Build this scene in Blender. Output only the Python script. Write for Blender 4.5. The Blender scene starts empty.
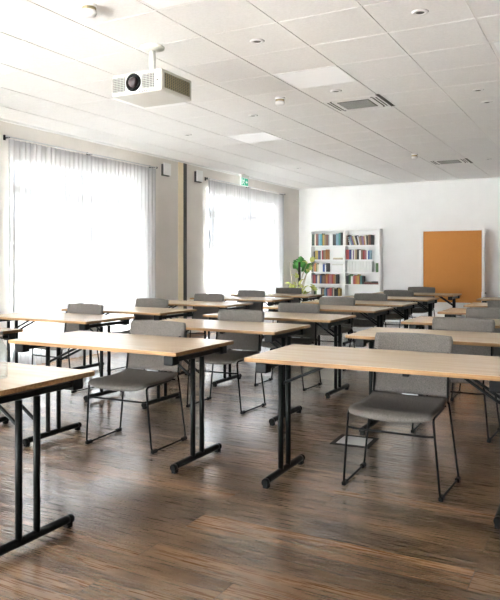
import bpy, bmesh, math, random
from mathutils import Vector, Matrix
R = random.Random(7)
S = bpy.context.scene
COL = S.collection
PI = math.pi

# ------------------------------------------------------------------ camera maths
F_PX, CXP, HOR, VPX, CAMH = 666.0, 250.0, 262.0, 609.0, 1.28
TH = math.atan((VPX - CXP) / F_PX)
FW = (-math.sin(TH), math.cos(TH)); RT = (math.cos(TH), math.sin(TH))

# ------------------------------------------------------------------ mesh helpers
class MB:
    """collects shapes into one mesh"""
    def __init__(self):
        self.bm = bmesh.new()
        self.mi = 0
    def _tag(self, faces):
        for f in faces:
            f.material_index = self.mi
    def box(self, x0, x1, y0, y1, z0, z1, M=None):
        vs = [self.bm.verts.new((x, y, z)) for x in (x0, x1) for y in (y0, y1) for z in (z0, z1)]
        if M is not None:
            for v in vs: v.co = M @ v.co
        idx = [(0,1,3,2),(4,6,7,5),(0,4,5,1),(2,3,7,6),(0,2,6,4),(1,5,7,3)]
        fs = [self.bm.faces.new([vs[i] for i in q]) for q in idx]
        self._tag(fs); return fs
    def bbox(self, x0, x1, y0, y1, z0, z1, b=0.004, seg=2, M=None):
        fs = self.box(x0, x1, y0, y1, z0, z1, M)
        es = list({e for f in fs for e in f.edges})
        r = bmesh.ops.bevel(self.bm, geom=es, offset=b, segments=seg, affect='EDGES', profile=0.5)
        self._tag(r['faces'])
    def tube(self, pts, r, n=8, cap=True):
        pts = [Vector(p) for p in pts]
        rings = []
        t0 = (pts[1] - pts[0]).normalized()
        ref = Vector((0, 0, 1)) if abs(t0.z) < .9 else Vector((1, 0, 0))
        u = t0.cross(ref).normalized()
        for i, p in enumerate(pts):
            if i == 0: t = (pts[1] - p)
            elif i == len(pts) - 1: t = p - pts[-2]
            else: t = (pts[i+1] - p).normalized() + (p - pts[i-1]).normalized()
            t.normalize()
            u = (u - t * u.dot(t)).normalized()
            w = t.cross(u)
            rr = r[i] if isinstance(r, (list, tuple)) else r
            rings.append([self.bm.verts.new(p + (u*math.cos(2*PI*k/n) + w*math.sin(2*PI*k/n))*rr) for k in range(n)])
        fs = []
        for a, b in zip(rings, rings[1:]):
            for k in range(n):
                f = self.bm.faces.new((a[k], a[(k+1) % n], b[(k+1) % n], b[k])); f.smooth = True; fs.append(f)
        if cap:
            fs.append(self.bm.faces.new(rings[0][::-1])); fs.append(self.bm.faces.new(rings[-1]))
        self._tag(fs)
    def lathe(self, prof, n=24, c=(0, 0, 0)):
        rings = []
        for r, z in prof:
            rings.append([self.bm.verts.new((c[0]+r*math.cos(2*PI*k/n), c[1]+r*math.sin(2*PI*k/n), c[2]+z)) for k in range(n)])
        fs = []
        for a, b in zip(rings, rings[1:]):
            for k in range(n):
                f = self.bm.faces.new((a[k], a[(k+1) % n], b[(k+1) % n], b[k])); f.smooth = True; fs.append(f)
        if prof[0][0] > 1e-4: fs.append(self.bm.faces.new(rings[0][::-1]))
        if prof[-1][0] > 1e-4: fs.append(self.bm.faces.new(rings[-1]))
        self._tag(fs)
    def poly(self, pts):
        f = self.bm.faces.new([self.bm.verts.new(p) for p in pts]); self._tag([f]); return f
    def grid(self, fn, nu, nv, smooth=True):
        g = [[self.bm.verts.new(fn(i/nu, j/nv)) for j in range(nv+1)] for i in range(nu+1)]
        fs = []
        for i in range(nu):
            for j in range(nv):
                f = self.bm.faces.new((g[i][j], g[i+1][j], g[i+1][j+1], g[i][j+1])); f.smooth = smooth; fs.append(f)
        self._tag(fs); return g
    def shell(self, fn, nu, nv, off):
        """closed pad: surface fn(u,v) and the same surface displaced by off(u,v)"""
        a = self.grid(fn, nu, nv)
        b = self.grid(lambda u, v: tuple(Vector(fn(u, v)) + Vector(off(u, v))), nu, nv)
        rim = [(i, 0) for i in range(nu)] + [(nu, j) for j in range(nv)] + [(i, nv) for i in range(nu, 0, -1)] + [(0, j) for j in range(nv, 0, -1)]
        fs = []
        for k in range(len(rim)):
            i, j = rim[k]; p, q = rim[(k+1) % len(rim)]
            f = self.bm.faces.new((a[i][j], a[p][q], b[p][q], b[i][j])); f.smooth = True; fs.append(f)
        self._tag(fs)
    def build(self, name, mats, parent=None, loc=None, recalc=True):
        if recalc: bmesh.ops.recalc_face_normals(self.bm, faces=self.bm.faces[:])
        me = bpy.data.meshes.new(name); self.bm.to_mesh(me); self.bm.free()
        for m in (mats if isinstance(mats, (list, tuple)) else [mats]): me.materials.append(m)
        o = bpy.data.objects.new(name, me); COL.objects.link(o)
        if parent is not None: o.parent = parent
        if loc is not None: o.location = loc
        return o

def tag(o, label, cat, group=None, kind=None):
    o['label'] = label; o['category'] = cat
    if group: o['group'] = group
    if kind: o['kind'] = kind
    return o
def thing(name, label, cat, loc=(0, 0, 0), rz=0.0, group=None):
    o = bpy.data.objects.new(name, None); COL.objects.link(o)
    o.empty_display_size = .1
    o.location = loc; o.rotation_euler = (0, 0, rz)
    return tag(o, label, cat, group)
def struct(mb, name, mats):
    o = mb.build(name, mats); o['kind'] = 'structure'; return o
KIDS = {}
def dup(root, loc, rz, label, group=None):
    r = root.copy(); COL.objects.link(r)
    r.location = loc; r.rotation_euler = (0, 0, rz)
    r['label'] = label
    if group: r['group'] = group
    for ch in list(root.children):
        c = ch.copy(); COL.objects.link(c); c.parent = r
        for g in list(ch.children):
            d = g.copy(); COL.objects.link(d); d.parent = c
    return r

# ------------------------------------------------------------------ materials
def mat(name, col, rough=.5, metal=0.0, spec=.5, emit=None, es=0.0):
    m = bpy.data.materials.new(name); m.use_nodes = True
    b = m.node_tree.nodes['Principled BSDF']
    b.inputs['Base Color'].default_value = (*col, 1)
    b.inputs['Roughness'].default_value = rough
    b.inputs['Metallic'].default_value = metal
    b.inputs['Specular IOR Level'].default_value = spec
    if emit:
        b.inputs['Emission Color'].default_value = (*emit, 1); b.inputs['Emission Strength'].default_value = es
    return m
def nodes(m): return m.node_tree.nodes, m.node_tree.links, m.node_tree.nodes['Principled BSDF']
def ramp(N, stops):
    r = N.new('ShaderNodeValToRGB'); e = r.color_ramp.elements
    while len(e) < len(stops): e.new(.5)
    for k, (p, c) in enumerate(stops):
        e[k].position = p; e[k].color = (*c, 1)
    return r
def noisy(m, c1, c2, scale, sc=(1, 1, 1), detail=4, bump=0.0, lo=.35, hi=.65, bscale=None):
    N, L, b = nodes(m)
    tc = N.new('ShaderNodeTexCoord'); mp = N.new('ShaderNodeMapping'); mp.inputs['Scale'].default_value = sc
    nz = N.new('ShaderNodeTexNoise'); nz.inputs['Scale'].default_value = scale; nz.inputs['Detail'].default_value = detail
    L.new(tc.outputs['Object'], mp.inputs['Vector']); L.new(mp.outputs['Vector'], nz.inputs['Vector'])
    r = ramp(N, [(lo, c1), (hi, c2)]); L.new(nz.outputs['Fac'], r.inputs['Fac']); L.new(r.outputs['Color'], b.inputs['Base Color'])
    if bump:
        bp = N.new('ShaderNodeBump'); bp.inputs['Strength'].default_value = bump; bp.inputs['Distance'].default_value = .002
        L.new(nz.outputs['Fac'], bp.inputs['Height']); L.new(bp.outputs['Normal'], b.inputs['Normal'])
    return m

def floor_mat():
    m = mat('wood_planks', (.2, .12, .08), .3)
    N, L, b = nodes(m)
    tc = N.new('ShaderNodeTexCoord')
    br = N.new('ShaderNodeTexBrick')
    br.inputs['Scale'].default_value = 1.0; br.inputs['Brick Width'].default_value = 1.32; br.inputs['Row Height'].default_value = .192
    br.inputs['Mortar Size'].default_value = .0022; br.inputs['Mortar Smooth'].default_value = .2; br.inputs['Bias'].default_value = 0
    br.inputs['Color1'].default_value = (0, 0, 0, 1); br.inputs['Color2'].default_value = (1, 1, 1, 1); br.inputs['Mortar'].default_value = (.5, .5, .5, 1)
    br.offset = .37; br.offset_frequency = 2
    L.new(tc.outputs['Object'], br.inputs['Vector'])
    # shift the grain by plank
    sep = N.new('ShaderNodeSeparateColor'); L.new(br.outputs['Color'], sep.inputs['Color'])
    comb = N.new('ShaderNodeCombineXYZ')
    mul = N.new('ShaderNodeMath'); mul.operation = 'MULTIPLY'; mul.inputs[1].default_value = 37.0
    L.new(sep.outputs['Red'], mul.inputs[0]); L.new(mul.outputs[0], comb.inputs['X']); L.new(mul.outputs[0], comb.inputs['Z'])
    add = N.new('ShaderNodeVectorMath'); add.operation = 'ADD'
    L.new(tc.outputs['Object'], add.inputs[0]); L.new(comb.outputs[0], add.inputs[1])
    def grain(scale, sc, det, dist=0.0, rough=.6):
        mp = N.new('ShaderNodeMapping'); mp.inputs['Scale'].default_value = sc; L.new(add.outputs[0], mp.inputs['Vector'])
        n = N.new('ShaderNodeTexNoise'); n.inputs['Scale'].default_value = scale; n.inputs['Detail'].default_value = det
        n.inputs['Distortion'].default_value = dist; n.inputs['Roughness'].default_value = rough
        L.new(mp.outputs[0], n.inputs['Vector']); return n
    g1 = grain(1.6, (.6, 4.5, 1), 2.5, .8, .5)      # broad streaks
    g2 = grain(9.0, (.5, 14, 1), 5, .3)     # fine fibres
    g3 = grain(1.3, (.7, 2.8, 1), 2, 1.2)    # dark knots
    r1 = ramp(N, [(.27, (.062, .031, .013)), (.5, (.138, .076, .036)), (.75, (.230, .136, .072))])
    L.new(g1.outputs['Fac'], r1.inputs['Fac'])
    r2 = ramp(N, [(.3, (.78, .78, .78)), (.68, (1.1, 1.09, 1.08))]); L.new(g2.outputs['Fac'], r2.inputs['Fac'])
    mx = N.new('ShaderNodeMix'); mx.data_type = 'RGBA'; mx.blend_type = 'MULTIPLY'; mx.inputs['Factor'].default_value = .3
    L.new(r1.outputs['Color'], mx.inputs[6]); L.new(r2.outputs['Color'], mx.inputs[7])
    r3 = ramp(N, [(.27, (.34, .30, .28)), (.40, (1, 1, 1))]); L.new(g3.outputs['Fac'], r3.inputs['Fac'])
    mx2 = N.new('ShaderNodeMix'); mx2.data_type = 'RGBA'; mx2.blend_type = 'MULTIPLY'; mx2.inputs['Factor'].default_value = .7
    L.new(mx.outputs[2], mx2.inputs[6]); L.new(r3.outputs['Color'], mx2.inputs[7])
    r4 = ramp(N, [(0, (.55, .54, .53)), (1, (1.4, 1.37, 1.33))]); L.new(sep.outputs['Red'], r4.inputs['Fac'])
    mx3 = N.new('ShaderNodeMix'); mx3.data_type = 'RGBA'; mx3.blend_type = 'MULTIPLY'; mx3.inputs['Factor'].default_value = 1
    L.new(mx2.outputs[2], mx3.inputs[6]); L.new(r4.outputs['Color'], mx3.inputs[7])
    mx4 = N.new('ShaderNodeMix'); mx4.data_type = 'RGBA'; mx4.inputs[7].default_value = (.05, .03, .02, 1)
    L.new(br.outputs['Fac'], mx4.inputs['Factor']); L.new(mx3.outputs[2], mx4.inputs[6])
    L.new(mx4.outputs[2], b.inputs['Base Color'])
    rr = N.new('ShaderNodeMapRange'); rr.inputs['To Min'].default_value = .20; rr.inputs['To Max'].default_value = .36
    L.new(g2.outputs['Fac'], rr.inputs['Value']); L.new(rr.outputs[0], b.inputs['Roughness'])
    bp = N.new('ShaderNodeBump'); bp.inputs['Strength'].default_value = .05; bp.inputs['Distance'].default_value = .002
    L.new(g2.outputs['Fac'], bp.inputs['Height']); L.new(bp.outputs['Normal'], b.inputs['Normal'])
    b.inputs['Specular IOR Level'].default_value = .6
    b.inputs['Coat Weight'].default_value = .65; b.inputs['Coat Roughness'].default_value = .17; b.inputs['Coat IOR'].default_value = 1.55
    return m

def oak_mat():
    m = mat('oak_laminate', (.6, .45, .3), .24)
    N, L, b = nodes(m)
    tc = N.new('ShaderNodeTexCoord'); mp = N.new('ShaderNodeMapping'); mp.inputs['Scale'].default_value = (.8, 12, 1)
    oi = N.new('ShaderNodeObjectInfo'); ad = N.new('ShaderNodeVectorMath'); ad.operation = 'ADD'
    L.new(tc.outputs['Object'], mp.inputs['Vector']); L.new(mp.outputs[0], ad.inputs[0])
    cb = N.new('ShaderNodeCombineXYZ'); ml = N.new('ShaderNodeMath'); ml.operation = 'MULTIPLY'; ml.inputs[1].default_value = 40
    L.new(oi.outputs['Random'], ml.inputs[0]); L.new(ml.outputs[0], cb.inputs['X']); L.new(cb.outputs[0], ad.inputs[1])
    n = N.new('ShaderNodeTexNoise'); n.inputs['Scale'].default_value = 2.2; n.inputs['Detail'].default_value = 6; n.inputs['Distortion'].default_value = .5
    L.new(ad.outputs[0], n.inputs['Vector'])
    r = ramp(N, [(.25, (.56, .42, .285)), (.5, (.62, .48, .34)), (.78, (.67, .535, .395))])
    L.new(n.outputs['Fac'], r.inputs['Fac']); L.new(r.outputs['Color'], b.inputs['Base Color'])
    return m

def sheer_mat():
    m = bpy.data.materials.new('sheer_fabric'); m.use_nodes = True
    N = m.node_tree.nodes; L = m.node_tree.links
    for n in list(N): N.remove(n)
    out = N.new('ShaderNodeOutputMaterial')
    tr = N.new('ShaderNodeBsdfTransparent'); tr.inputs[0].default_value = (.97, .98, 1, 1)
    tl = N.new('ShaderNodeBsdfTranslucent'); tl.inputs[0].default_value = (.075, .077, .08, 1)
    df = N.new('ShaderNodeBsdfDiffuse'); df.inputs[0].default_value = (.80, .80, .81, 1)
    m1 = N.new('ShaderNodeMixShader'); m1.inputs[0].default_value = .6
    L.new(tl.outputs[0], m1.inputs[1]); L.new(df.outputs[0], m1.inputs[2])
    # thinner or denser weave in soft vertical bands
    tc = N.new('ShaderNodeTexCoord'); mp = N.new('ShaderNodeMapping'); mp.inputs['Scale'].default_value = (1, 22, .25)
    nz = N.new('ShaderNodeTexNoise'); nz.inputs['Scale'].default_value = 1.0; nz.inputs['Detail'].default_value = 3
    L.new(tc.outputs['Object'], mp.inputs[0]); L.new(mp.outputs[0], nz.inputs['Vector'])
    mr = N.new('ShaderNodeMapRange'); mr.inputs['From Min'].default_value = .3; mr.inputs['From Max'].default_value = .7
    mr.inputs['To Min'].default_value = .885; mr.inputs['To Max'].default_value = .98
    L.new(nz.outputs['Fac'], mr.inputs['Value'])
    m2 = N.new('ShaderNodeMixShader')
    L.new(mr.outputs[0], m2.inputs[0]); L.new(tr.outputs[0], m2.inputs[1]); L.new(m1.outputs[0], m2.inputs[2])
    L.new(m2.outputs[0], out.inputs[0])
    return m

def glass_mat(name, tint=(1, 1, 1)):
    m = bpy.data.materials.new(name); m.use_nodes = True
    N = m.node_tree.nodes; L = m.node_tree.links
    for n in list(N): N.remove(n)
    out = N.new('ShaderNodeOutputMaterial')
    tr = N.new('ShaderNodeBsdfTransparent'); tr.inputs[0].default_value = (*tint, 1)
    gl = N.new('ShaderNodeBsdfGlossy'); gl.inputs['Roughness'].default_value = .02
    lw = N.new('ShaderNodeLayerWeight'); pw = N.new('ShaderNodeMath'); pw.operation = 'POWER'; pw.inputs[1].default_value = 5
    fr = N.new('ShaderNodeMath'); fr.operation = 'MULTIPLY_ADD'; fr.inputs[1].default_value = .9; fr.inputs[2].default_value = .04
    L.new(lw.outputs['Facing'], pw.inputs[0]); L.new(pw.outputs[0], fr.inputs[0])
    mx = N.new('ShaderNodeMixShader')
    L.new(fr.outputs[0], mx.inputs[0]); L.new(tr.outputs[0], mx.inputs[1]); L.new(gl.outputs[0], mx.inputs[2])
    L.new(mx.outputs[0], out.inputs[0]); return m

M = {}
M['floor'] = floor_mat()
M['oak'] = oak_mat()
M['edge'] = noisy(mat('oak_edge', (.5, .3, .13), .5, spec=.3), (.24, .125, .048), (.36, .205, .088), 3, (1, 30, 30))
M['wall_l'] = noisy(mat('beige_plaster', (.6, .57, .53), .85), (.70, .665, .62), (.74, .70, .655), 3)
M['wall_b'] = noisy(mat('white_plaster', (.85, .85, .84), .85), (.84, .84, .835), (.87, .87, .865), 3)
M['tile'] = noisy(mat('ceiling_tile', (.84, .835, .82), .9), (.87, .865, .855), (.91, .905, .895), 60, detail=2)
M['tbar'] = mat('ceiling_tee_bar', (.90, .89, .87), .6)
M['louvre'] = mat('louvre_grey', (.33, .33, .31), .6)
M['white'] = mat('white_paint', (.83, .83, .82), .45)
M['shelfw'] = mat('white_shelf_board', (.92, .92, .91), .4)
M['offwhite'] = mat('offwhite_plastic', (.66, .65, .60), .4)
M['black'] = mat('black_powder_coat', (.003, .004, .0037), .45, spec=.22)
M['blackp'] = mat('black_plastic', (.0035, .0035, .0035), .5, spec=.22)
M['dark'] = mat('dark_profile', (.045, .047, .042), .5)
M['cream'] = mat('cream_wood', (.84, .74, .55), .5)
M['rod'] = mat('dark_steel_rod', (.004, .004, .004), .45, spec=.15)
M['steel'] = mat('brushed_steel', (.55, .56, .57), .35, .9)
M['fabric'] = noisy(mat('grey_tweed', (.2, .19, .18), .95, spec=.15), (.108, .096, .086), (.198, .182, .166), 210, detail=2, bump=.3, lo=.3, hi=.7)
M['cork'] = noisy(mat('orange_cork', (.6, .25, .06), .8), (.52, .205, .038), (.60, .25, .055), 90, detail=3)
M['grille'] = mat('grille_grey', (.12, .12, .11), .6)
M['slot'] = mat('slot_dark', (.05, .045, .035), .7)
M['brass'] = mat('brass_beige', (.42, .36, .22), .4, .4)
M['led'] = mat('led_diffuser', (.9, .9, .9), .5, emit=(1, 1, .99), es=.025)
M['sheer'] = sheer_mat()
M['glass'] = glass_mat('window_glass', (.97, .98, .98))
M['lens'] = mat('lens_glass', (.05, .035, .035), .12, spec=.6)
M['leaf'] = noisy(mat('green_leaf', (.07, .3, .05), .45), (.035, .20, .03), (.09, .34, .06), 9)
M['leaf2'] = noisy(mat('yellow_green_leaf', (.5, .55, .12), .5), (.30, .42, .06), (.66, .64, .22), 14)
M['stem'] = mat('pale_stem', (.45, .40, .30), .6)
M['moss'] = noisy(mat('dark_moss', (.03, .025, .02), .95), (.02, .018, .012), (.06, .045, .03), 40)
M['pot'] = mat('clay_pot', (.35, .32, .29), .6)
M['paper'] = mat('book_paper', (.80, .77, .70), .8)
M['ground'] = noisy(mat('pale_paving', (.75, .74, .72), .9), (.75, .74, .725), (.84, .83, .815), 2)
M['facade'] = noisy(mat('grey_render', (.42, .45, .5), .9), (.15, .165, .19), (.20, .215, .24), 1.2)
M['gwall'] = mat('pale_masonry', (.25, .25, .245), .9)
M['skirt'] = mat('oak_skirting', (.36, .22, .13), .5)
M['exitg'] = mat('exit_green', (.0, .45, .24), .4, emit=(0, .55, .3), es=.05)
M['exitw'] = mat('exit_white', (.9, .95, .92), .4, emit=(.85, 1, .93), es=.06)
M['water'] = glass_mat('clear_glass', (.93, .95, .95))

# ------------------------------------------------------------------ the room
XL, YB, HC, XR, YF = -6.27, 14.0, 2.96, 3.3, -2.6
b = MB(); b.box(XL-.3, XR+.3, YF-.3, YB+.3, -.2, 0); struct(b, 'floor', M['floor'])

TX = [(-2.045) + .62*k for k in range(-7, 10)]          # tee lines running away from the camera
TY = [4.20 + .5785*k for k in range(-12, 18)]
TX = [XL] + [x for x in TX if XL+.1 < x < XR-.05] + [XR]
TY = [YF] + [y for y in TY if YF+.1 < y < YB-.05] + [YB]
LED = [(-2.352, 5.64), (-4.21, 5.64), (-4.21, 7.96), (-4.21, 3.33), (-.49, 5.64), (-2.352, 3.33), (-.49, 3.33), (-4.21, 1.01), (-2.352, 1.01), (-.49, 1.01), (-.49, 7.96)]  # later entries are unseen panels added for fill light
b = MB()
b.mi = 1; b.box(XL-.3, XR+.3, YF-.3, YB+.3, HC+.006, HC+.2)
b.mi = 0
for i in range(len(TX)-1):
    for j in range(len(TY)-1):
        x0, x1, y0, y1 = TX[i]+.007, TX[i+1]-.007, TY[j]+.0045, TY[j+1]-.0045
        cx, cy = (x0+x1)/2, (y0+y1)/2
        if any(abs(cx-lx) < .2 and abs(cy-ly) < .2 for lx, ly in LED): continue
        b.box(x0, x1, y0, y1, HC, HC+.0055)
struct(b, 'ceiling', [M['tile'], M['tbar']])

WINS = [(5.62, 8.28), (10.03, 12.98)]
def wall_x(name, x0, x1, wins, mats, y0, y1, ztop):
    b = MB(); y = y0
    for a, c in wins:
        b.box(x0, x1, y, a, 0, HC+.006); b.box(x0, x1, a, c, ztop, HC+.006); b.box(x0, x1, a, c, -.05, .04)
        y = c
    b.box(x0, x1, y, y1, 0, HC+.006)
    return struct(b, name, mats)
LW = [(-1.6, .6), (1.2, 4.4)] + WINS
wall_x('wall_left', XL-.3, XL, LW, M['wall_l'], YF-.3, YB+.3, 2.58)
RW = []
wall_x('wall_right', XR, XR+.3, RW, M['wall_b'], YF-.3, YB+.3, 2.6)
b = MB(); b.box(XL, XR, YB, YB+.3, 0, HC+.006); struct(b, 'wall_back', M['wall_b'])
b = MB()
fill_wins = [(-6.0, -2.9)]; x = XL  # unseen opening in the front wall, added to bring in fill light
for a, c in fill_wins:
    b.box(x, a, YF-.3, YF, 0, HC+.006); b.box(a, c, YF-.3, YF, 2.6, HC+.006); b.box(a, c, YF-.3, YF, -.05, .04); x = c
b.box(x, XR, YF-.3, YF, 0, HC+.006); struct(b, 'wall_front', M['wall_b'])
b = MB(); b.box(XL, XL+.025, YF, YB, HC-.028, HC); struct(b, 'trim_1', M['white'])
b = MB(); b.box(XL, XR, YB-.015, YB, HC-.02, HC); struct(b, 'trim_2', M['white'])
b = MB(); b.box(XL, XL+.008, 9.125, 9.27, 0, HC-.028); struct(b, 'trim_3', M['cream'])
b = MB(); b.box(XL, XL+.012, 9.275, 9.37, 0, HC-.028); struct(b, 'trim_4', M['dark'])
b = MB(); b.box(XL, XL+.014, YF, 9.12, 0, .065); b.box(XL, XL+.014, 9.38, YB, 0, .065); struct(b, 'baseboard_left', M['skirt'])
b = MB(); b.box(XL+.016, XR, YB-.014, YB, 0, .065); struct(b, 'baseboard_back', M['white'])

# windows: frame + transom + mullions, panes as children
def window(n, a, c, x, muls, zt, z0=.04, ztr=(2.10, 2.23), axis='x'):
    b = MB(); t = .035
    def bx(p0, p1, q0, q1):
        if axis == 'x': b.box(x-t, x+t, p0, p1, q0, q1)
        else: b.box(p0, p1, x-t, x+t, q0, q1)
    bx(a, a+.07, z0, zt); bx(c-.07, c, z0, zt); bx(a+.07, c-.07, z0, z0+.09); bx(a+.07, c-.07, zt-.07, zt); bx(a+.07, c-.07, *ztr)
    for m_ in muls:
        bx(m_-.05, m_+.05, z0+.09, ztr[0]); bx(m_-.03, m_+.03, ztr[1], zt-.07)
    o = b.build('window_%d' % n, M['white']); o['kind'] = 'structure'
    ed = [a+.07] + list(muls) + [c-.07]
    for p, q in zip(ed, ed[1:]):
        p += .05; q -= .05
        for (z1, z2) in ((z0+.09, ztr[0]), (ztr[1], zt-.07)):
            g = MB()
            if axis == 'x': g.box(x-.004, x+.004, p-.05, q+.05, z1, z2)
            else: g.box(p-.05, q+.05, x-.004, x+.004, z1, z2)
            g.build('pane', M['glass'], o)
    return o
window(1, 5.62, 8.28, XL-.12, (6.62, 6.93), 2.58)
window(2, 10.03, 12.98, XL-.12, (11.55,), 2.58)
window(3, 1.2, 4.4, XL-.12, (2.8,), 2.58)
window(4, -1.6, .6, XL-.12, (-.5,), 2.58)
for k, (a, c) in enumerate(fill_wins): window(5+k, a, c, YF-.12, ((a+c)/2,), 2.6, .04, axis='y')  # added window out of view, fills the room from behind the camera

# outside
b = MB(); b.box(-60, 40, -40, 110, -.5, -.22); o = struct(b, 'ground', M['ground'])
b = MB(); b.box(-11.3, -11.0, -8, 95, -.22, 1.62); b.box(-11.35, -10.95, -8, 95, 1.62, 1.70)
tag(b.build('garden_wall', M['gwall']), 'pale garden wall outside beyond the curtained windows', 'wall')
b = MB()
b.box(-26, -20, -6, 95, -.22, 7.5)
for k in range(9): b.box(-20, -19.4, -4+k*4.3, -1.4+k*4.3, 3.0, 3.12)
bl = b.build('building', M['facade']); tag(bl, 'grey neighbouring building faintly seen through the sheer curtains', 'building')
for k in range(9):
    g = MB(); g.box(-19.98, -19.9, -3.6+k*4.3, -1.8+k*4.3, .8, 2.6); g.build('facade_window', M['dark'], bl)

# ------------------------------------------------------------------ curtains and rods
def curtain(y0, y1, label, seed):
    rr = random.Random(seed)
    n = int((y1-y0)*70); x0 = XL+.085
    ph = [rr.uniform(0, 6.28) for _ in range(4)]
    def fn(u, v):
        y = y0 + (y1-y0)*u; z = .02 + 2.70*v
        amp = .020 + .006*math.sin(y*2.3+ph[0])
        w = math.sin(y*2*PI/.085 + 1.2*math.sin(y*2.1+ph[1]) + ph[2]) + .35*math.sin(y*2*PI/.23 + ph[3] + (1-v)*.5)
        return (x0 + amp*w*(.75+.35*(1-v)), y + .006*math.sin(y*90+v*2), z)
    b = MB(); b.grid(fn, n, 10)
    o = b.build('sheer_curtain', M['sheer'], recalc=False)
    tag(o, label, 'curtain', 'sheer curtains')
    h = MB(); h.grid(lambda u, v: (fn(u, 1)[0]+.003, fn(u, 1)[1], 2.672+.05*v), n, 1)
    h.build('header_tape', M['sheer'], o, recalc=False)
    return o
curtain(5.52, 6.98, 'white sheer curtain panel, left half of the window nearest the camera', 1)
curtain(6.99, 8.37, 'white sheer curtain panel, right half of the nearest window, ending beside the bare beige wall', 2)
curtain(9.93, 11.5, 'white sheer curtain panel, left half of the far window, below the green exit sign', 3)
curtain(11.51, 13.0, 'white sheer curtain panel, right half of the far window, nearest the room corner', 4)
curtain(1.1, 4.5, 'white sheer curtain on the left wall before the picture begins', 5)
curtain(-1.7, .7, 'white sheer curtain on the left wall behind the camera', 6)
def rod(y0, y1, label):
    t = thing('curtain_rod', label, 'curtain rod', (XL+.085, (y0+y1)/2, 2.745), 0, 'curtain rods')
    L = (y1-y0)/2
    b = MB(); b.tube([(0, -L, 0), (0, L, 0)], .009, 10); b.build('rail', M['steel'], t)
    for s in (-1, 1):
        b = MB(); b.lathe([(0, -.016), (.010, -.014), (.013, 0), (.010, .014), (0, .016)], 12); o = b.build('finial', M['rod'], t, (0, s*(L+.01), 0))
    for y in (-L+.06, 0, L-.06):
        b = MB(); b.box(-.085, -.075, y-.015, y+.015, -.03, .03); b.box(-.08, .008, y-.006, y+.006, -.012, -.002); b.build('bracket', M['rod'], t)
rod(5.47, 8.41, 'thin metal curtain rod over the nearest window')
rod(1.05, 4.55, 'thin metal curtain rod on the left wall before the picture begins')
rod(-1.75, .75, 'thin metal curtain rod on the left wall behind the camera')
rod(9.90, 13.05, 'thin metal curtain rod over the far window behind the exit sign')

# ------------------------------------------------------------------ folding tables
TW, TD, THT = 1.40, .70, .74
LY = -.035
GT = 'folding training tables set out in three columns'
def make_table(label):
    t = thing('folding_table', label, 'table', (0, 0, 0), 0, GT)
    b = MB(); b.bbox(-TW/2+.002, TW/2-.002, -TD/2+.002, TD/2-.002, THT-.023, THT, .0015, 1)
    top = b.build('tabletop', M['oak'], t)
    b = MB()
    z0, z1 = THT-.0235, THT-.0012
    b.box(-TW/2, TW/2, -TD/2, -TD/2+.0035, z0, z1); b.box(-TW/2, TW/2, TD/2-.0035, TD/2, z0, z1)
    b.box(-TW/2, -TW/2+.0035, -TD/2, TD/2, z0, z1); b.box(TW/2-.0035, TW/2, -TD/2, TD/2, z0, z1)
    b.build('edge_band', M['edge'], top)
    for x, s, bl in ((-TW/2+.11, 1, .31), (TW/2-.05, -1, .22)):
        b = MB(); b.bbox(x-.02, x+.02, -.305, .235, .674, .702, .006, 2)
        rl = b.build('rail', M['black'], t)
        for y in (-.325, .255):
            b = MB(); b.bbox(x-.034, x+.034, y-.033, y+.033, .660, THT-.0235, .006, 2); b.build('bracket', M['blackp'], rl)
        for y in (-.088, .018):
            b = MB(); b.tube([(x, y, .035), (x, y, .67)], .0165, 12); lg = b.build('leg', M['black'], t)
            b = MB(); b.tube([(x, y, .555), (x+s*.03, y, .57), (x+s*bl, y, .695), (x+s*(bl+.04), y, .7165)], .0085, 8); b.build('brace', M['black'], t)
        b = MB(); b.tube([(x, LY-.265, .036), (x, LY-.23, .040), (x, LY+.23, .040), (x, LY+.265, .036)], .0205, 12)
        ft = b.build('foot', M['black'], t)
        for y in (-1, 1):
            b = MB(); b.tube([(x, LY+y*.25, .0375), (x, LY+y*.272, .0355), (x, LY+y*.279, .0345)], [.0222, .0222, .019], 12)
            b.bbox(x-.017, x+.017, LY+y*.252-.018, LY+y*.252+.018, 0.0, .028, .004, 1)
            b.build('end_cap', M['blackp'], ft)
    return t
tproto = [None]
def place_table(x, y, rz, label):
    if tproto[0] is None:
        tproto[0] = make_table(label); tproto[0].location = (x, y, 0); tproto[0].rotation_euler = (0, 0, rz); return tproto[0]
    return dup(tproto[0], (x, y, 0), rz, label)

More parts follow.
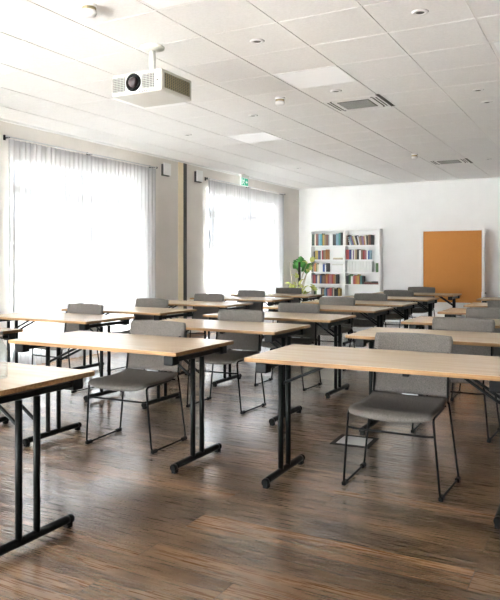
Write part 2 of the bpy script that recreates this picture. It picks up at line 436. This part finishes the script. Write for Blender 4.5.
# ------------------------------------------------------------------ sled chairs
GC = 'grey upholstered sled chairs'
def rounded(pts, r, n=5):
    out = [Vector(pts[0])]
    for a, b_, c in zip(pts, pts[1:], pts[2:]):
        a, b_, c = Vector(a), Vector(b_), Vector(c)
        d1 = (a-b_).normalized(); d2 = (c-b_).normalized()
        k = min(r, (a-b_).length*.45, (c-b_).length*.45)
        p, q = b_+d1*k, b_+d2*k
        for i in range(n+1):
            t = i/n; out.append(p*(1-t)**2 + b_*2*t*(1-t) + q*t**2)
    out.append(Vector(pts[-1])); return out
def make_chair(label):
    t = thing('sled_chair', label, 'chair', (0, 0, 0), 0, GC)
    def hw(v): return .238 - .012*v - .012*max(0, (.08-v)/.08)**2
    def seat(u, v):
        x = (2*u-1)
        w = hw(v) * (1 - .0)
        y = -.245 + .455*v - .022*(1-v)**3*(1-x*x)
        z = .470 - .012*math.sin(PI*min(1, v*1.05)) - .028*max(0, 1-v*5)**2 - .010*(1-x*x)*(1-.4*v) + .012*max(0, v-.85)*6
        return (x*w, y, z)
    b = MB(); b.shell(seat, 14, 16, lambda u, v: (0, 0, -.030 + .012*abs(2*u-1)**6 + .010*max(0, 1-v*8)))
    b.build('seat', M['fabric'], t)
    def back(u, v):
        x = (2*u-1)
        w = .236 + .004*v - .008*max(0, (v-.94)/.06)**2
        y = .205 + .062*v + .012*v*v + .030*(1-x*x)*(.35+.65*v)
        z = .482 + .352*v + .006*(1-x*x)*v
        return (x*w, y, z)
    b = MB(); b.shell(back, 14, 14, lambda u, v: (0, .030*(1-.35*abs(2*u-1)**6), -.006))
    b.build('backrest', M['fabric'], t)
    b = MB(); b.bbox(-.05, .05, .206, .214, .468, .480, .002, 1); b.build('gap_strip', M['steel'], t)
    for s in (-1, 1):
        loop = [(s*.222, .235, .74), (s*.226, .200, .452), (s*.236, .190, .446), (s*.288, .205, .0115), (s*.272, -.205, .0115), (s*.238, -.220, .440), (s*.225, .10, .438)]
        b = MB(); b.tube(rounded(loop, .035), .0068, 8); fr = b.build('sled_frame', M['rod'], t)
        for y in (-.178, .183):
            gx = s*(.272 + .016*(y+.205)/.41)
            b = MB(); b.bbox(gx-.0125, gx+.0125, y-.030, y+.030, 0, .025, .005, 1); b.build('glide', M['blackp'], fr)
    b = MB(); b.tube(rounded([(-.246, -.217, .345), (-.2, -.205, .337), (.2, -.205, .337), (.246, -.217, .345)], .03), .0062, 8); b.build('stretcher', M['rod'], t)
    b = MB(); b.tube([(-.228, -.02, .432), (.228, -.02, .432)], .0055, 8); b.tube([(-.226, .16, .436), (.226, .16, .436)], .0055, 8); b.build('seat_support', M['rod'], t)
    return t
cproto = [None]
def place_chair(x, y, rz, label):
    if cproto[0] is None:
        cproto[0] = make_chair(label); cproto[0].location = (x, y, 0); cproto[0].rotation_euler = (0, 0, rz); return
    dup(cproto[0], (x, y, 0), rz, label)

ORD = ['first', 'second', 'third', 'fourth', 'fifth', 'sixth', 'seventh', 'eighth']
# middle column: right ends at x = -2.27, (front edge, rotation, chair centre x offset)
MID = [(1.845, 0, None), (3.275, .004, -2.963), (4.61, .0, -2.99), (5.785, .0, -2.935), (7.13, 0, -3.015), (8.27, 0, -2.945), (9.58, 0, -2.92), (11.05, 0, -2.92)]
LEFT = [(3.16, 0, None), (4.60, 0, -4.88), (5.73, 0, -4.865), (7.10, 0, -4.90), (8.40, 0, -4.92), (9.62, 0, -4.84)]
RIGHT = [(3.315, .022, -1.064), (4.67, 0, -1.02), (5.975, 0, -1.0), (7.33, 0, -1.0), (8.58, 0, -1.0), (10.1, 0, -1.0)]
place = {'middle': 'in the middle column', 'left': 'in the left column beside the curtains', 'right': 'in the right column'}
def tlabel(c, i):
    if c == 'middle':
        if i == 0: return 'light oak folding table cut off at the left picture edge, carrying the glass bottle'
        return 'light oak folding table, %s from the camera in the middle column' % ORD[i]
    if c == 'right' and i == 0: return 'light oak folding table in right foreground, largest tabletop, at the front of the right column'
    return 'light oak folding table, %s from the camera in the %s column' % (ORD[i], 'window side' if c == 'left' else 'right')
def clabel(c, i):
    if c == 'right' and i == 0: return 'grey fabric sled chair in right foreground, seat tucked under the nearest right table'
    if c == 'middle' and i == 1: return 'grey fabric sled chair left of centre, at the second table of the middle column'
    return 'grey fabric sled chair at the %s table from the camera in the %s column' % (ORD[i], {'left': 'window side', 'right': 'right', 'middle': 'middle'}[c])
tabs = {}
for c, rows, xc in (('middle', MID, -2.27-.70), ('left', LEFT, -4.16-.70), ('right', RIGHT, -1.79+.70)):
    for i, (y, rz, chx) in enumerate(rows):
        xx = xc
        if c == 'right': xx = (-1.125, -1.015, -.965, -.94, -.90, -1.0)[i]
        if c == 'middle' and i == 0: xx += .022
        if c == 'middle' and i == 7: xx += .05
        tabs[c, i] = place_table(xx, y+TD/2, rz, tlabel(c, i))
for c, rows in (('right', RIGHT), ('middle', MID), ('left', LEFT)):
    for i, (y, rz, chx) in enumerate(rows):
        if chx is None: continue
        if c == 'right' and i > 3: continue
        place_chair(chx, y+.49+(.02 if c == 'middle' and i == 1 else 0.006 if c == 'right' and i == 0 else R.uniform(-.01, .02)), (0 if c == 'right' and i == 0 else .05 if c == 'middle' and i == 1 else R.uniform(-.02, .02)), clabel(c, i))
for c, i in (('right', 0), ('middle', 2)):
    b = MB(); b.bbox(.195, .23, -.335, -.30, .700, THT-.0235, .004, 1); b.build('latch', M['blackp'], tabs[c, i])

# ------------------------------------------------------------------ glass bottle on the nearest left table
t = thing('glass_bottle', 'clear glass bottle at the left picture edge on the nearest table', 'bottle', (-2.492, 2.17, THT))
b = MB(); b.lathe([(0, .002), (.034, .002), (.037, .008), (.037, .12), (.032, .145), (.016, .172), (.014, .20), (.0125, .20), (.0145, .17), (.030, .143), (.035, .12), (.035, .011), (0, .008)], 24); b.build('body', M['water'], t)
b = MB(); b.lathe([(0, .196), (.016, .196), (.016, .215), (0, .216)], 16); b.build('cap', M['steel'], t)

# ------------------------------------------------------------------ floor box
t = thing('floor_box', 'square metal floor socket hatch in a dark frame, set in the planks', 'floor hatch', (-1.598, 4.54, 0), .06)
b = MB()
for q in ((-.14, .14, -.14, -.108), (-.14, .14, .108, .14), (-.14, -.108, -.108, .108), (.108, .14, -.108, .108)): b.box(*q, -.002, .004)
b.build('frame', M['blackp'], t)
b = MB(); b.box(-.107, .107, -.107, .107, -.002, .003); b.build('lid', M['steel'], t)

# ------------------------------------------------------------------ projector
t = thing('projector', 'white projector hanging on a short pole from the ceiling', 'projector', (-3.145, 4.225, 2.54))
b = MB()
b.bbox(-.235, .235, -.205, .205, .012, .178, .014, 3)
body = b.build('body', M['offwhite'], t)
for x0, x1 in ((-.222, -.105), (.055, .170)):
    b = MB(); b.box(x0, x1, -.2085, -.2045, .040, .150)
    g = b.build('vent_grille', M['grille'], t)
    b = MB()
    for k in range(8): b.box(x0+.002, x1-.002, -.2095, -.2084, .044+k*.0135, .0488+k*.0135)
    for k in range(4): b.box(x0+.012+k*(x1-x0-.024)/3-.002, x0+.012+k*(x1-x0-.024)/3+.002, -.2098, -.2084, .041, .149)
    b.build('slat', M['louvre'], g)
b = MB(); b.box(.2345, .2385, -.165, .165, .040, .150); g = b.build('side_grille', M['grille'], t)
b = MB()
for k in range(9): b.box(.238, .2415, -.163, .163, .043+k*.0122, .0462+k*.0122)
for k in range(12): b.box(.238, .242, -.150+k*.0273-.002, -.150+k*.0273+.002, .041, .149)
b.build('slat', M['brass'], g)
def ycyl(prof, c, n=28):
    b = MB(); b.lathe(prof, n)
    bmesh.ops.rotate(b.bm, verts=b.bm.verts[:], cent=(0, 0, 0), matrix=Matrix.Rotation(PI/2, 3, 'X'))
    bmesh.ops.translate(b.bm, verts=b.bm.verts[:], vec=c); return b
ln = ycyl([(.068, 0), (.068, .012), (.062, .018), (.054, .018), (.050, .004), (0, .003)], (-.022, -.204, .098)).build('lens_ring', M['blackp'], t)
ycyl([(.044, 0), (.044, .010), (.036, .020), (.020, .026), (0, .028)], (-.022, -.2075, .098)).build('lens', M['lens'], ln)
b = MB()
for k in range(5): b.box(.03+k*.022, .042+k*.022, -.2075, -.2045, .020, .027)
b.box(.190, .205, -.2075, -.2045, .085, .100)
b.build('button', M['dark'], t)
b = MB(); b.bbox(-.045, .045, -.045, .045, .176, .200, .004, 1); b.tube([(0, 0, .198), (0, 0, .408)], .026, 16); b.build('mount_pole', M['offwhite'], t)
b = MB(); b.lathe([(0, .420), (.095, .420), (.095, .408), (.06, .398), (.03, .388), (0, .388)], 24); b.build('ceiling_plate', M['offwhite'], t)
b = MB(); b.tube([(.03, .03, .18), (.06, .05, .22), (.08, .07, .19), (.09, .08, .178)], .006, 8); b.build('cable', M['blackp'], t)
for x, y in ((-.19, -.15), (.19, -.15), (.19, .15), (-.19, .15)):
    b = MB(); b.tube([(x, y, .176), (x, y, .192)], .009, 10); b.build('mount_screw', M['steel'], t)

# ------------------------------------------------------------------ ceiling fittings
for k, (lx, ly) in enumerate(LED):
    lab = {0: 'square flush ceiling light panel in centre of the ceiling, left of the air vent', 1: 'square flush ceiling light panel directly beyond the projector',
           2: 'square flush ceiling light panel far left, before the far window', 3: 'square flush ceiling light panel cut off by the left picture edge'}.get(k, 'square flush ceiling light panel added out of view as fill light')
    x0 = max(x for x in TX if x < lx); x1 = min(x for x in TX if x > lx); y0 = max(y for y in TY if y < ly); y1 = min(y for y in TY if y > ly)
    t = thing('ceiling_light', lab, 'ceiling light', (lx, ly, HC), 0, 'ceiling light panels')
    b = MB(); b.box(x0+.025-lx, x1-.025-lx, y0+.02-ly, y1-.02-ly, -.001, .004); b.build('diffuser', M['led'], t)
    b = MB()
    X0, X1, Y0, Y1 = x0+.008-lx, x1-.008-lx, y0+.004-ly, y1-.004-ly
    b.box(X0, X1, Y0, y0+.02-ly, -.002, .005); b.box(X0, X1, y1-.02-ly, Y1, -.002, .005); b.box(X0, x0+.025-lx, y0+.02-ly, y1-.02-ly, -.002, .005); b.box(x1-.025-lx, X1, y0+.02-ly, y1-.02-ly, -.002, .005)
    b.build('frame', M['white'], t)

SPOTS = [(-2.355, 4.482, 'recessed ceiling downlight nearest the projector, right of it'), (-1.118, 4.482, 'recessed ceiling downlight at the top right of the photo'),
         (-2.361, 6.161, 'recessed ceiling downlight just before the large air vent'), (-1.126, 6.783, 'recessed ceiling downlight at the right edge, nearer of a close pair'),
         (-1.128, 7.336, 'recessed ceiling downlight at the right edge, farther of a close pair'), (-1.737, 11.404, 'recessed ceiling downlight right of the far small air vent'),
         (-3.594, 6.739, 'recessed ceiling downlight in the ceiling centre, left of the light panel'),
         (-4.9, 7.35, 'recessed ceiling downlight near the left wall, above the gap between windows'), (-4.9, 10.9, 'recessed ceiling downlight near the far left room corner')]
dl = None
for x, y, lab in SPOTS:
    if dl is None:
        dl = thing('downlight', lab, 'downlight', (x, y, HC), 0, 'recessed downlights')
        b = MB(); b.lathe([(.028, -.001), (.033, -.009), (.050, -.008), (.058, 0), (.028, 0)], 24); b.build('trim_ring', M['white'], dl)
        b = MB(); b.lathe([(0, -.0005), (.029, -.0005), (.029, -.004), (.014, -.002), (0, -.002)], 20); b.build('reflector', M['grille'], dl)
    else: dup(dl, (x, y, HC), 0, lab)
sd = None
for x, y, lab in ((-2.992, 3.333, 'small round ceiling sensor at the top left, above the projector'), (-2.967, 6.151, 'small round ceiling sensor in the middle of the ceiling, left of the air vent'), (-2.67, 10.35, 'small round ceiling sensor far back, beyond the large air vent')):
    if sd is None:
        sd = thing('smoke_detector', lab, 'smoke detector', (x, y, HC), 0, 'ceiling sensors')
        b = MB(); b.lathe([(.030, 0), (.055, 0), (.055, -.014), (.05, -.018), (.030, -.018)], 20); b.build('base', M['white'], sd)
        b = MB(); b.lathe([(0, -.015), (.046, -.015), (.046, -.04), (.04, -.042), (0, -.042)], 20); b.build('collar', M['brass'], sd)
        b = MB(); b.lathe([(0, -.040), (.050, -.040), (.050, -.055), (.044, -.068), (.03, -.074), (0, -.075)], 20); b.build('head', M['white'], sd)
    else: dup(sd, (x, y, HC), 0, lab)
def vent(x, y, label, s=1.0):
    t = thing('air_vent', label, 'air vent', (x, y, HC), 0, 'ceiling air vents')
    b = MB(); b.box(-.29, .29, -.275, .275, -.003, .001); b.build('panel', M['tile'], t)
    b = MB(); b.box(-.17, .17, -.165, .165, -.008, -.003); g = b.build('grille', M['grille'], t)
    b = MB()
    for k in range(16): b.box(-.165, .165, -.155+k*.02, -.148+k*.02, -.0105, -.008)
    b.build('louvre', M['louvre'], g)
    for xx in (-.262, -.228, .228, .262):
        b = MB(); b.box(xx-.008, xx+.008, -.20, .20, -.0045, -.003); b.build('slot', M['slot' if abs(xx) < .25 and xx > 0 else 'grille'], t)
    for xx in (-.22, .22):
        for yy in (-.22, .22):
            b = MB(); b.lathe([(0, -.006), (.012, -.006), (.012, -.003)], 10, (xx, yy, 0)); b.build('fixing', M['grille'], t)
vent(-2.352, 6.775, 'large grey square ceiling air vent in centre of ceiling')
vent(-2.352, 11.40, 'small looking distant ceiling air vent near the back wall')
for y, lab in ((6.76, 'dark slit diffuser in ceiling grid beside the large air vent'), (11.45, 'dark slit diffuser in ceiling grid beside the distant air vent')):
    t = thing('slit_diffuser', lab, 'air diffuser', (-2.045, y, HC), 0, 'slit diffusers')
    b = MB(); b.box(-.016, .016, -.28, .28, -.0015, .004); b.build('slit', M['slot'], t)
    b = MB(); b.box(-.020, -.016, -.285, .285, -.003, .004); b.box(.016, .020, -.285, .285, -.003, .004); b.build('lip', M['grille'], t)

# ------------------------------------------------------------------ wall boxes and the exit sign
for y, lab in ((8.74, 'small white wall box left of the dark vertical wall strip'), (9.70, 'small white wall box between the dark wall strip and the far curtain')):
    t = thing('wall_speaker', lab, 'speaker', (XL, y, 2.755), 0, 'white wall boxes')
    b = MB(); b.box(0, .040, -.085, .085, -.10, .085); b.build('housing', M['dark'], t)
    b = MB(); b.bbox(.040, .060, -.083, .105, -.085, .105, .004, 1); b.build('front_cover', M['white'], t)

t = thing('exit_sign', 'green and white emergency exit sign hanging above the far curtain', 'exit sign', (XL+.13, 11.15, HC))
b = MB(); b.bbox(-.15, .15, -.03, .03, -.075, -.02, .004, 1); b.box(-.02, .02, -.015, .015, -.02, 0); b.build('housing', M['offwhite'], t)
b = MB(); b.box(-.145, .145, -.010, .010, -.225, -.075); pl = b.build('sign_plate', M['exitw'], t)
b = MB(); b.box(-.138, .138, -.0125, -.010, -.218, -.082); b.build('green_field', M['exitg'], pl)
def flat_fig(name, polys):
    b = MB()
    for pts in polys: b.poly([(x, -.0134, z) for x, z in pts])
    b.build(name, M['exitw'], pl, recalc=False)
n = 10
flat_fig('door_symbol', [[(-.125, -.21), (-.085, -.21), (-.085, -.09), (-.125, -.09)]])
flat_fig('running_figure', [[(-.015+.012*math.cos(2*PI*k/n), -.098+.012*math.sin(2*PI*k/n)) for k in range(n)],
  [(-.040, -.112), (-.012, -.112), (-.028, -.165), (-.056, -.160)], [(-.012, -.112), (.016, -.142), (.008, -.150), (-.020, -.126)], [(-.040, -.112), (-.072, -.122), (-.072, -.132), (-.042, -.128)],
  [(-.030, -.160), (0, -.182), (-.004, -.212), (-.016, -.212), (-.014, -.188), (-.044, -.168)], [(-.056, -.158), (-.042, -.166), (-.060, -.196), (-.080, -.200), (-.080, -.190), (-.068, -.186)]])
flat_fig('arrow', [[(.040, -.150), (.078, -.112), (.078, -.137), (.122, -.137), (.122, -.163), (.078, -.163), (.078, -.188)]])
t.rotation_euler = (0, 0, PI/2)

# ------------------------------------------------------------------ bookcase and books
BX0, BX1, BX2, BYF, BH = -5.88, -5.085, -4.29, 13.75, 1.985
LEV = [1.985, 1.645, 1.335, 1.062, .800, .530, .27, .07]
def bookcase(x0, x1, label):
    t = thing('bookcase', label, 'bookcase', ((x0+x1)/2, BYF+.11, 0), 0, 'white bookcases')
    w = (x1-x0)/2
    for s in (-1, 1):
        b = MB(); b.box(s*w-(.022 if s > 0 else 0), s*w+(.022 if s < 0 else 0), -.11, .11, 0, BH); b.build('side_panel', M['shelfw'], t)
    b = MB(); b.box(-w+.022, w-.022, -.0+.102, .11, .05, BH); b.build('back_panel', M['shelfw'], t)
    b = MB(); b.box(-w+.022, w-.022, -.105, .102, 0, .048); b.build('plinth', M['shelfw'], t)
    for z in LEV:
        b = MB(); b.box(-w+.022, w-.022, -.108, .102, z-.022, z); b.build('shelf', M['shelfw'], t)
bookcase(BX0, BX1-.001, 'tall white bookcase, left one beside the plant')
bookcase(BX1+.001, BX2, 'tall white bookcase, right one of the pair')
CL = {'dark green': (.03, .09, .05), 'cream': (.72, .66, .52), 'brown red': (.28, .08, .05), 'charcoal': (.06, .06, .065), 'light blue': (.30, .52, .66), 'cyan': (.10, .45, .55),
      'yellow': (.72, .48, .08), 'brown': (.30, .17, .10), 'grey': (.35, .35, .35), 'white': (.82, .82, .80), 'teal': (.12, .40, .36), 'black': (.015, .015, .016), 'red': (.55, .05, .05),
      'orange': (.70, .25, .05), 'navy blue': (.03, .06, .25), 'blue': (.04, .14, .5), 'pink': (.62, .24, .27), 'green': (.12, .30, .08), 'purple': (.26, .14, .32), 'tan': (.55, .38, .22), 'dark red': (.20, .03, .04)}
BM = {k: mat('cover_' + k.replace(' ', '_'), v if k in ('white', 'cream') else tuple(q*.62+.012 for q in v), .5) for k, v in CL.items()}
def book(w, h, d, col):
    b = MB()
    b.box(-w/2, w/2, -d/2, -d/2+.003, 0, h); b.box(-w/2, -w/2+.003, -d/2+.003, d/2, 0, h); b.box(w/2-.003, w/2, -d/2+.003, d/2, 0, h)
    b.mi = 1; b.box(-w/2+.003, w/2-.003, -d/2+.003, d/2-.004, .004, h-.004)
    return b
CNT = {}
def row(shelf, x, z, items, hh, case, name='book'):
    n = len(items); rr = random.Random(int(z*1000)+n)
    for i, it in enumerate(items):
        col, w = it[0], it[1]; lean = it[2] if len(it) > 2 else 0
        h = hh*(rr.uniform(.80, 1.0) if name == 'book' else 1.0); d = rr.uniform(.13, .165)
        bk = book(w-(.002 if name == 'book' else .008), h, d, col)
        sh = abs(h*math.sin(lean)) if lean else 0
        if lean > 0: bk.bm.transform(Matrix.Translation((-w/2, 0, 0)) @ Matrix.Rotation(lean, 4, 'Y') @ Matrix.Translation((w/2, 0, 0)))
        elif lean < 0:
            # resting on its left bottom corner lifted onto the right one: lean to the left
            bk.bm.transform(Matrix.Translation((w/2, 0, 0)) @ Matrix.Rotation(lean, 4, 'Y') @ Matrix.Translation((-w/2, 0, 0)))
            zmin = min(v.co.z for v in bk.bm.verts); bk.bm.transform(Matrix.Translation((0, 0, -zmin)))
        if lean:
            zmin = min(v.co.z for v in bk.bm.verts); bk.bm.transform(Matrix.Translation((0, 0, -zmin)))
        o = bk.build(name, [BM[col], M['paper']], None, (x + w/2, BYF+.018+d/2, z+.0005))
        pos = 'leftmost' if i == 0 else 'rightmost' if i == n-1 else 'number %d from the left' % (i+1)
        tag(o, '%s %s%s, %s on %s, %s bookcase' % (col, 'binder' if name == 'ring_binder' else 'book', ' leaning' if lean else '', pos, shelf, case), 'binder' if name == 'ring_binder' else 'book', 'books on the %s, %s bookcase' % (shelf, case))
        x += w*(1/math.cos(lean) if lean else 1)
    return x
xl = BX0+.030
row('top shelf', xl, LEV[1], [('dark green', .04), ('dark green', .025), ('cream', .03), ('brown red', .045), ('charcoal', .022), ('light blue', .034), ('cyan', .04), ('dark green', .025), ('yellow', .035), ('tan', .03), ('brown', .035), ('brown red', .025), ('grey', .03), ('white', .05), ('white', .03), ('charcoal', .045), ('charcoal', .03), ('light blue', .06), ('teal', .045), ('black', .035)], .285, 'left')
row('second shelf', xl+.045, LEV[2], [('black', .035), ('yellow', .04), ('yellow', .03), ('navy blue', .035), ('charcoal', .03), ('white', .02), ('red', .03), ('brown', .035), ('tan', .03), ('orange', .035)], .225, 'left')
row('third shelf', xl+.03, LEV[3], [('brown', .03), ('orange', .045), ('green', .025), ('cream', .035), ('white', .05), ('white', .045), ('blue', .05), ('white', .03), ('charcoal', .035)], .20, 'left')
row('fourth shelf', xl+.01, LEV[4], [('dark red', .032), ('red', .034), ('brown red', .03), ('navy blue', .022), ('cream', .04), ('tan', .025), ('blue', .03), ('charcoal', .03), ('brown', .05), ('brown red', .03), ('orange', .045), ('red', .03), ('pink', .035), ('pink', .03), ('red', .028), ('orange', .04), ('tan', .028), ('black', .025)], .215, 'left')
row('fifth shelf', xl+.05, LEV[5], [('black', .03), ('green', .035), ('white', .06), ('white', .04), ('charcoal', .03), ('tan', .045), ('light blue', .05), ('navy blue', .03), ('pink', .05), ('red', .05), ('charcoal', .03), ('cream', .03), ('black', .06), ('black', .03), ('yellow', .03)], .19, 'left')
xr = BX1+.030
row('top shelf', xr+.02, LEV[1], [('brown', .035), ('black', .035), ('white', .035, -.30), ('light blue', .03, -.30), ('purple', .04, -.30), ('yellow', .025, -.3), ('cream', .03, -.3), ('black', .045, -.26), ('white', .02, -.24), ('tan', .03, -.2), ('brown', .03, -.18), ('purple', .035, -.15), ('orange', .025, -.12), ('cream', .03, -.1), ('charcoal', .025, -.08), ('tan', .03), ('brown red', .035), ('black', .03)], .225, 'right')
row('second shelf', xr+.01, LEV[2], [('red', .04), ('red', .03), ('navy blue', .055), ('white', .03), ('purple', .025), ('cream', .03), ('tan', .04), ('black', .045), ('white', .045), ('brown', .04), ('red', .04), ('pink', .045), ('white', .03), ('blue', .03), ('light blue', .02)], .235, 'right')
row('third shelf', xr+.035, LEV[3], [('white', .062)]*9, .232, 'right', 'ring_binder')
row('third shelf end', xr+.68, LEV[3], [('green', .045)], .232, 'right')
row('fourth shelf', xr+.01, LEV[4], [('charcoal', .05), ('dark green', .03), ('green', .03), ('white', .045), ('pink', .03), ('red', .03), ('orange', .045), ('yellow', .035), ('red', .02), ('teal', .05), ('black', .03)], .215, 'right')
def flat(x, z, items, label, grp):
    zz = z
    for i, (col, w, h) in enumerate(items):
        b = MB(); b.box(-w/2, w/2, -.08, .08, 0, .003); b.box(-w/2, w/2, -.08, .08, h-.003, h); b.box(-w/2, w/2, -.08, -.077, .003, h-.003)
        b.mi = 1; b.box(-w/2+.004, w/2-.004, -.077, .077, .003, h-.003)
        o = b.build('book', [BM[col], M['paper']], None, (x, BYF+.11, zz+.0006)); zz += h+.0006
        tag(o, '%s book lying flat, %s, %s' % (col, 'underneath' if i == 0 and len(items) > 1 else 'on top', label), 'book', grp)
flat(BX0+.64, LEV[2], [('tan', .23, .022), ('cream', .21, .018)], 'second shelf of left bookcase', 'lying books, left bookcase')
flat(BX1+.525, LEV[4], [('dark red', .165, .03), ('brown', .16, .025)], 'middle of fourth shelf, right bookcase', 'lying books, right bookcase')
flat(BX1+.682, LEV[4], [('brown red', .16, .034), ('charcoal', .15, .028)], 'right end of fourth shelf, right bookcase', 'lying books, right bookcase')
b = MB(); b.bbox(-.12, .12, -.08, .08, 0, .16, .004, 1); o = b.build('storage_box', M['white'], None, (BX0+.635, BYF+.11, LEV[3]+.001))
tag(o, 'white storage box on the right of the third shelf, left bookcase', 'box')
l_ = MB(); l_.bbox(-.124, .124, -.084, .084, .145, .172, .003, 1); l_.build('lid', M['offwhite'], o)

# ------------------------------------------------------------------ pin board
t = thing('pin_board', 'orange cork pin board on a white mobile frame against the back wall', 'pin board', (-2.735, 13.5, 0))
bw, z0, z1 = .592, .45, 1.925
b = MB(); b.box(-bw+.03, bw-.03, -.010, .010, z0+.03, z1-.03); b.build('cork_panel', M['cork'], t)
for zz in (z0, z1-.03):
    b = MB(); b.box(-bw+.008, bw-.008, -.014, .014, zz, zz+.03); b.build('cross_rail', M['white'], t)
for s in (-1, 1):
    b = MB(); b.bbox(s*bw-.022, s*bw+.022, -.018, .018, .04, z1+.01, .004, 1); up = b.build('upright', M['white'], t)
    b = MB(); b.bbox(s*bw-.02, s*bw+.02, -.25, .25, .015, .045, .006, 1); ft = b.build('foot', M['white'], t)
    for y in (-.23, .23):
        b = MB(); b.tube([(s*bw, y, 0), (s*bw, y, .016)], .014, 10); b.build('foot_pad', M['blackp'], ft)
    b = MB(); b.bbox(s*bw-.03, s*bw+.03, -.028, .028, .50, .70, .004, 1); cp = b.build('clamp', M['white'], t)
    for z in (.52, .68):
        b = MB(); b.tube([(s*(bw+.028), -.0, z), (s*(bw+.06), -.0, z)], .016, 12); b.build('knob', M['blackp'], cp)

# ------------------------------------------------------------------ potted plant
PX, PY = -5.98, 13.15
t = thing('potted_plant', 'leafy green potted plant on a dark pole beside the bookcase', 'plant', (PX, PY, 0))
b = MB(); b.lathe([(0, 0), (.13, 0), (.17, .28), (.18, .30), (.165, .30), (.15, .26), (0, .26)], 24); b.build('pot', M['pot'], t)
b = MB(); b.tube([(.10, 0, .2), (.10, 0, 1.28)], .028, 12); b.build('moss_pole', M['moss'], t)
def leaf_mesh(L, W, notch, bend):
    b = MB(); nu, nv = 14, 6
    def fn(u, v):
        y = L*u; s = (v*2-1)
        w = W*(math.sin(PI*min(1, (u*.92+.08))**.72))**.8
        if notch and abs(s) > .6 and (int(u*14) % 3 == 1) and .15 < u < .85: w *= .62
        return (s*w, y - (.10*L*abs(s) if u < .12 else 0), bend*math.sin(PI*u*.9)*L - .10*L*s*s - bend*L*u*u*1.3)
    b.grid(fn, nu, nv, True); return b
lm_big = leaf_mesh(.27, .135, True, .15).build('leaf', M['leaf'], t)
lm_small = leaf_mesh(.13, .042, False, .2).build('leaf', M['leaf2'], t)
def put_leaf(src, at, az, tilt, roll, first):
    o = src if first else src.copy()
    if not first: COL.objects.link(o); o.parent = t
    o.location = at; o.rotation_euler = (tilt, roll, az); return o
stems = []
def cam_face(px, py, dy=0):
    a = (px-CXP)/F_PX; c = (HOR-py)/F_PX
    rx, ry = FW[0]+RT[0]*a, FW[1]+RT[1]*a
    k = (PY+dy)/ry
    return Vector((rx*k-PX, dy, CAMH+c*k))
big = [((300.5, 267), .6, 1.25, .15, 0), ((304, 271.5), -1.9, 1.0, -.3, -.05), ((296.5, 269), 1.2, 1.15, .5, -.03)]
for i, (p, az, ti, ro, dy) in enumerate(big):
    P = cam_face(*p, dy); stems.append(P); put_leaf(lm_big, P, az, ti, ro, i == 0)
sm = []
for (px, py, n, sp) in ((309, 271, 6, 3), (291, 286.5, 6, 3.5), (299, 287, 9, 4.5), (302.5, 293, 6, 2.5), (315.5, 289, 5, 1.8), (313.5, 262, 4, 1.6), (297, 279, 3, 3), (307, 265, 2, 1.5)):
    for k in range(n): sm.append((px+R.uniform(-sp, sp), py+R.uniform(-sp, sp)*.8, R.uniform(-.1, .15)))
for i, (px, py, dy) in enumerate(sm):
    P = cam_face(px, py, dy); put_leaf(lm_small, P, R.uniform(0, 6.28), R.uniform(.4, 1.4), R.uniform(-.6, .6), i == 0)
    if i % 3 == 0: stems.append(P)
for P in stems:
    b = MB(); base = Vector((R.uniform(-.06, .06), R.uniform(-.05, .05), .27)); mid = base.lerp(P, .6) + Vector((R.uniform(-.05, .05), 0, .12))
    b.tube(rounded([base, mid, P], .25, 6), [.007]*8 + [.004], 6) if False else b.tube(rounded([base, mid, P], .25, 6), .006, 6)
    b.build('stem', M['stem'], t)
for (a, c) in (((289.5, 262), (294, 296)), ((291.5, 270), (293, 297))):
    b = MB(); b.tube([cam_face(*a), cam_face((a[0]+c[0])/2-.3, (a[1]+c[1])/2), cam_face(*c), Vector((-.05, 0, .27))], .007, 6); b.build('stem', M['stem'], t)

# ------------------------------------------------------------------ light, world, camera
w = bpy.data.worlds.new('daylight'); S.world = w; w.use_nodes = True
bg = w.node_tree.nodes['Background']; bg.inputs[0].default_value = (.93, .97, 1.0, 1); bg.inputs[1].default_value = 4.0
def portal(c, sx, sy, rot):
    l = bpy.data.lights.new('window_portal', 'AREA'); l.shape = 'RECTANGLE'; l.size = sx; l.size_y = sy; l.cycles.is_portal = True
    o = bpy.data.objects.new('window_portal', l); COL.objects.link(o); o.location = c; o.rotation_euler = rot
for a, c in LW: portal((XL-.32, (a+c)/2, 1.36), 2.7, c-a, (0, -PI/2, 0))
for a, c in RW: portal((XR+.32, (a+c)/2, 1.32), 2.6, c-a, (0, PI/2, 0))
for a, c in fill_wins: portal(((a+c)/2, YF-.32, 1.32), c-a, 2.6, (PI/2, 0, 0))

sl = bpy.data.lights.new('sun', 'SUN'); sl.energy = 22; sl.angle = .03; sl.color = (1, .97, .92)
so = bpy.data.objects.new('sun', sl); COL.objects.link(so)
so.rotation_euler = Vector((-.62, -.45, -.95)).to_track_quat('-Z', 'Y').to_euler()
cam = bpy.data.cameras.new('camera'); co = bpy.data.objects.new('camera', cam); COL.objects.link(co)
co.location = (0, 0, CAMH); co.rotation_euler = (PI/2, 0, TH)
cam.sensor_fit = 'HORIZONTAL'; cam.sensor_width = 36; cam.lens = 36*F_PX/500
cam.shift_y = -(300-HOR)/500
cam.clip_end = 200
S.camera = co
S.view_settings.view_transform = 'Standard'; S.view_settings.look = 'None'; S.view_settings.gamma = 1; S.view_settings.use_curve_mapping = False
S.view_settings.exposure = 3.35
S.cycles.use_denoising = True
S.cycles.max_bounces = 10; S.cycles.diffuse_bounces = 6; S.cycles.transparent_max_bounces = 24; S.cycles.glossy_bounces = 4
S.cycles.sample_clamp_indirect = 6
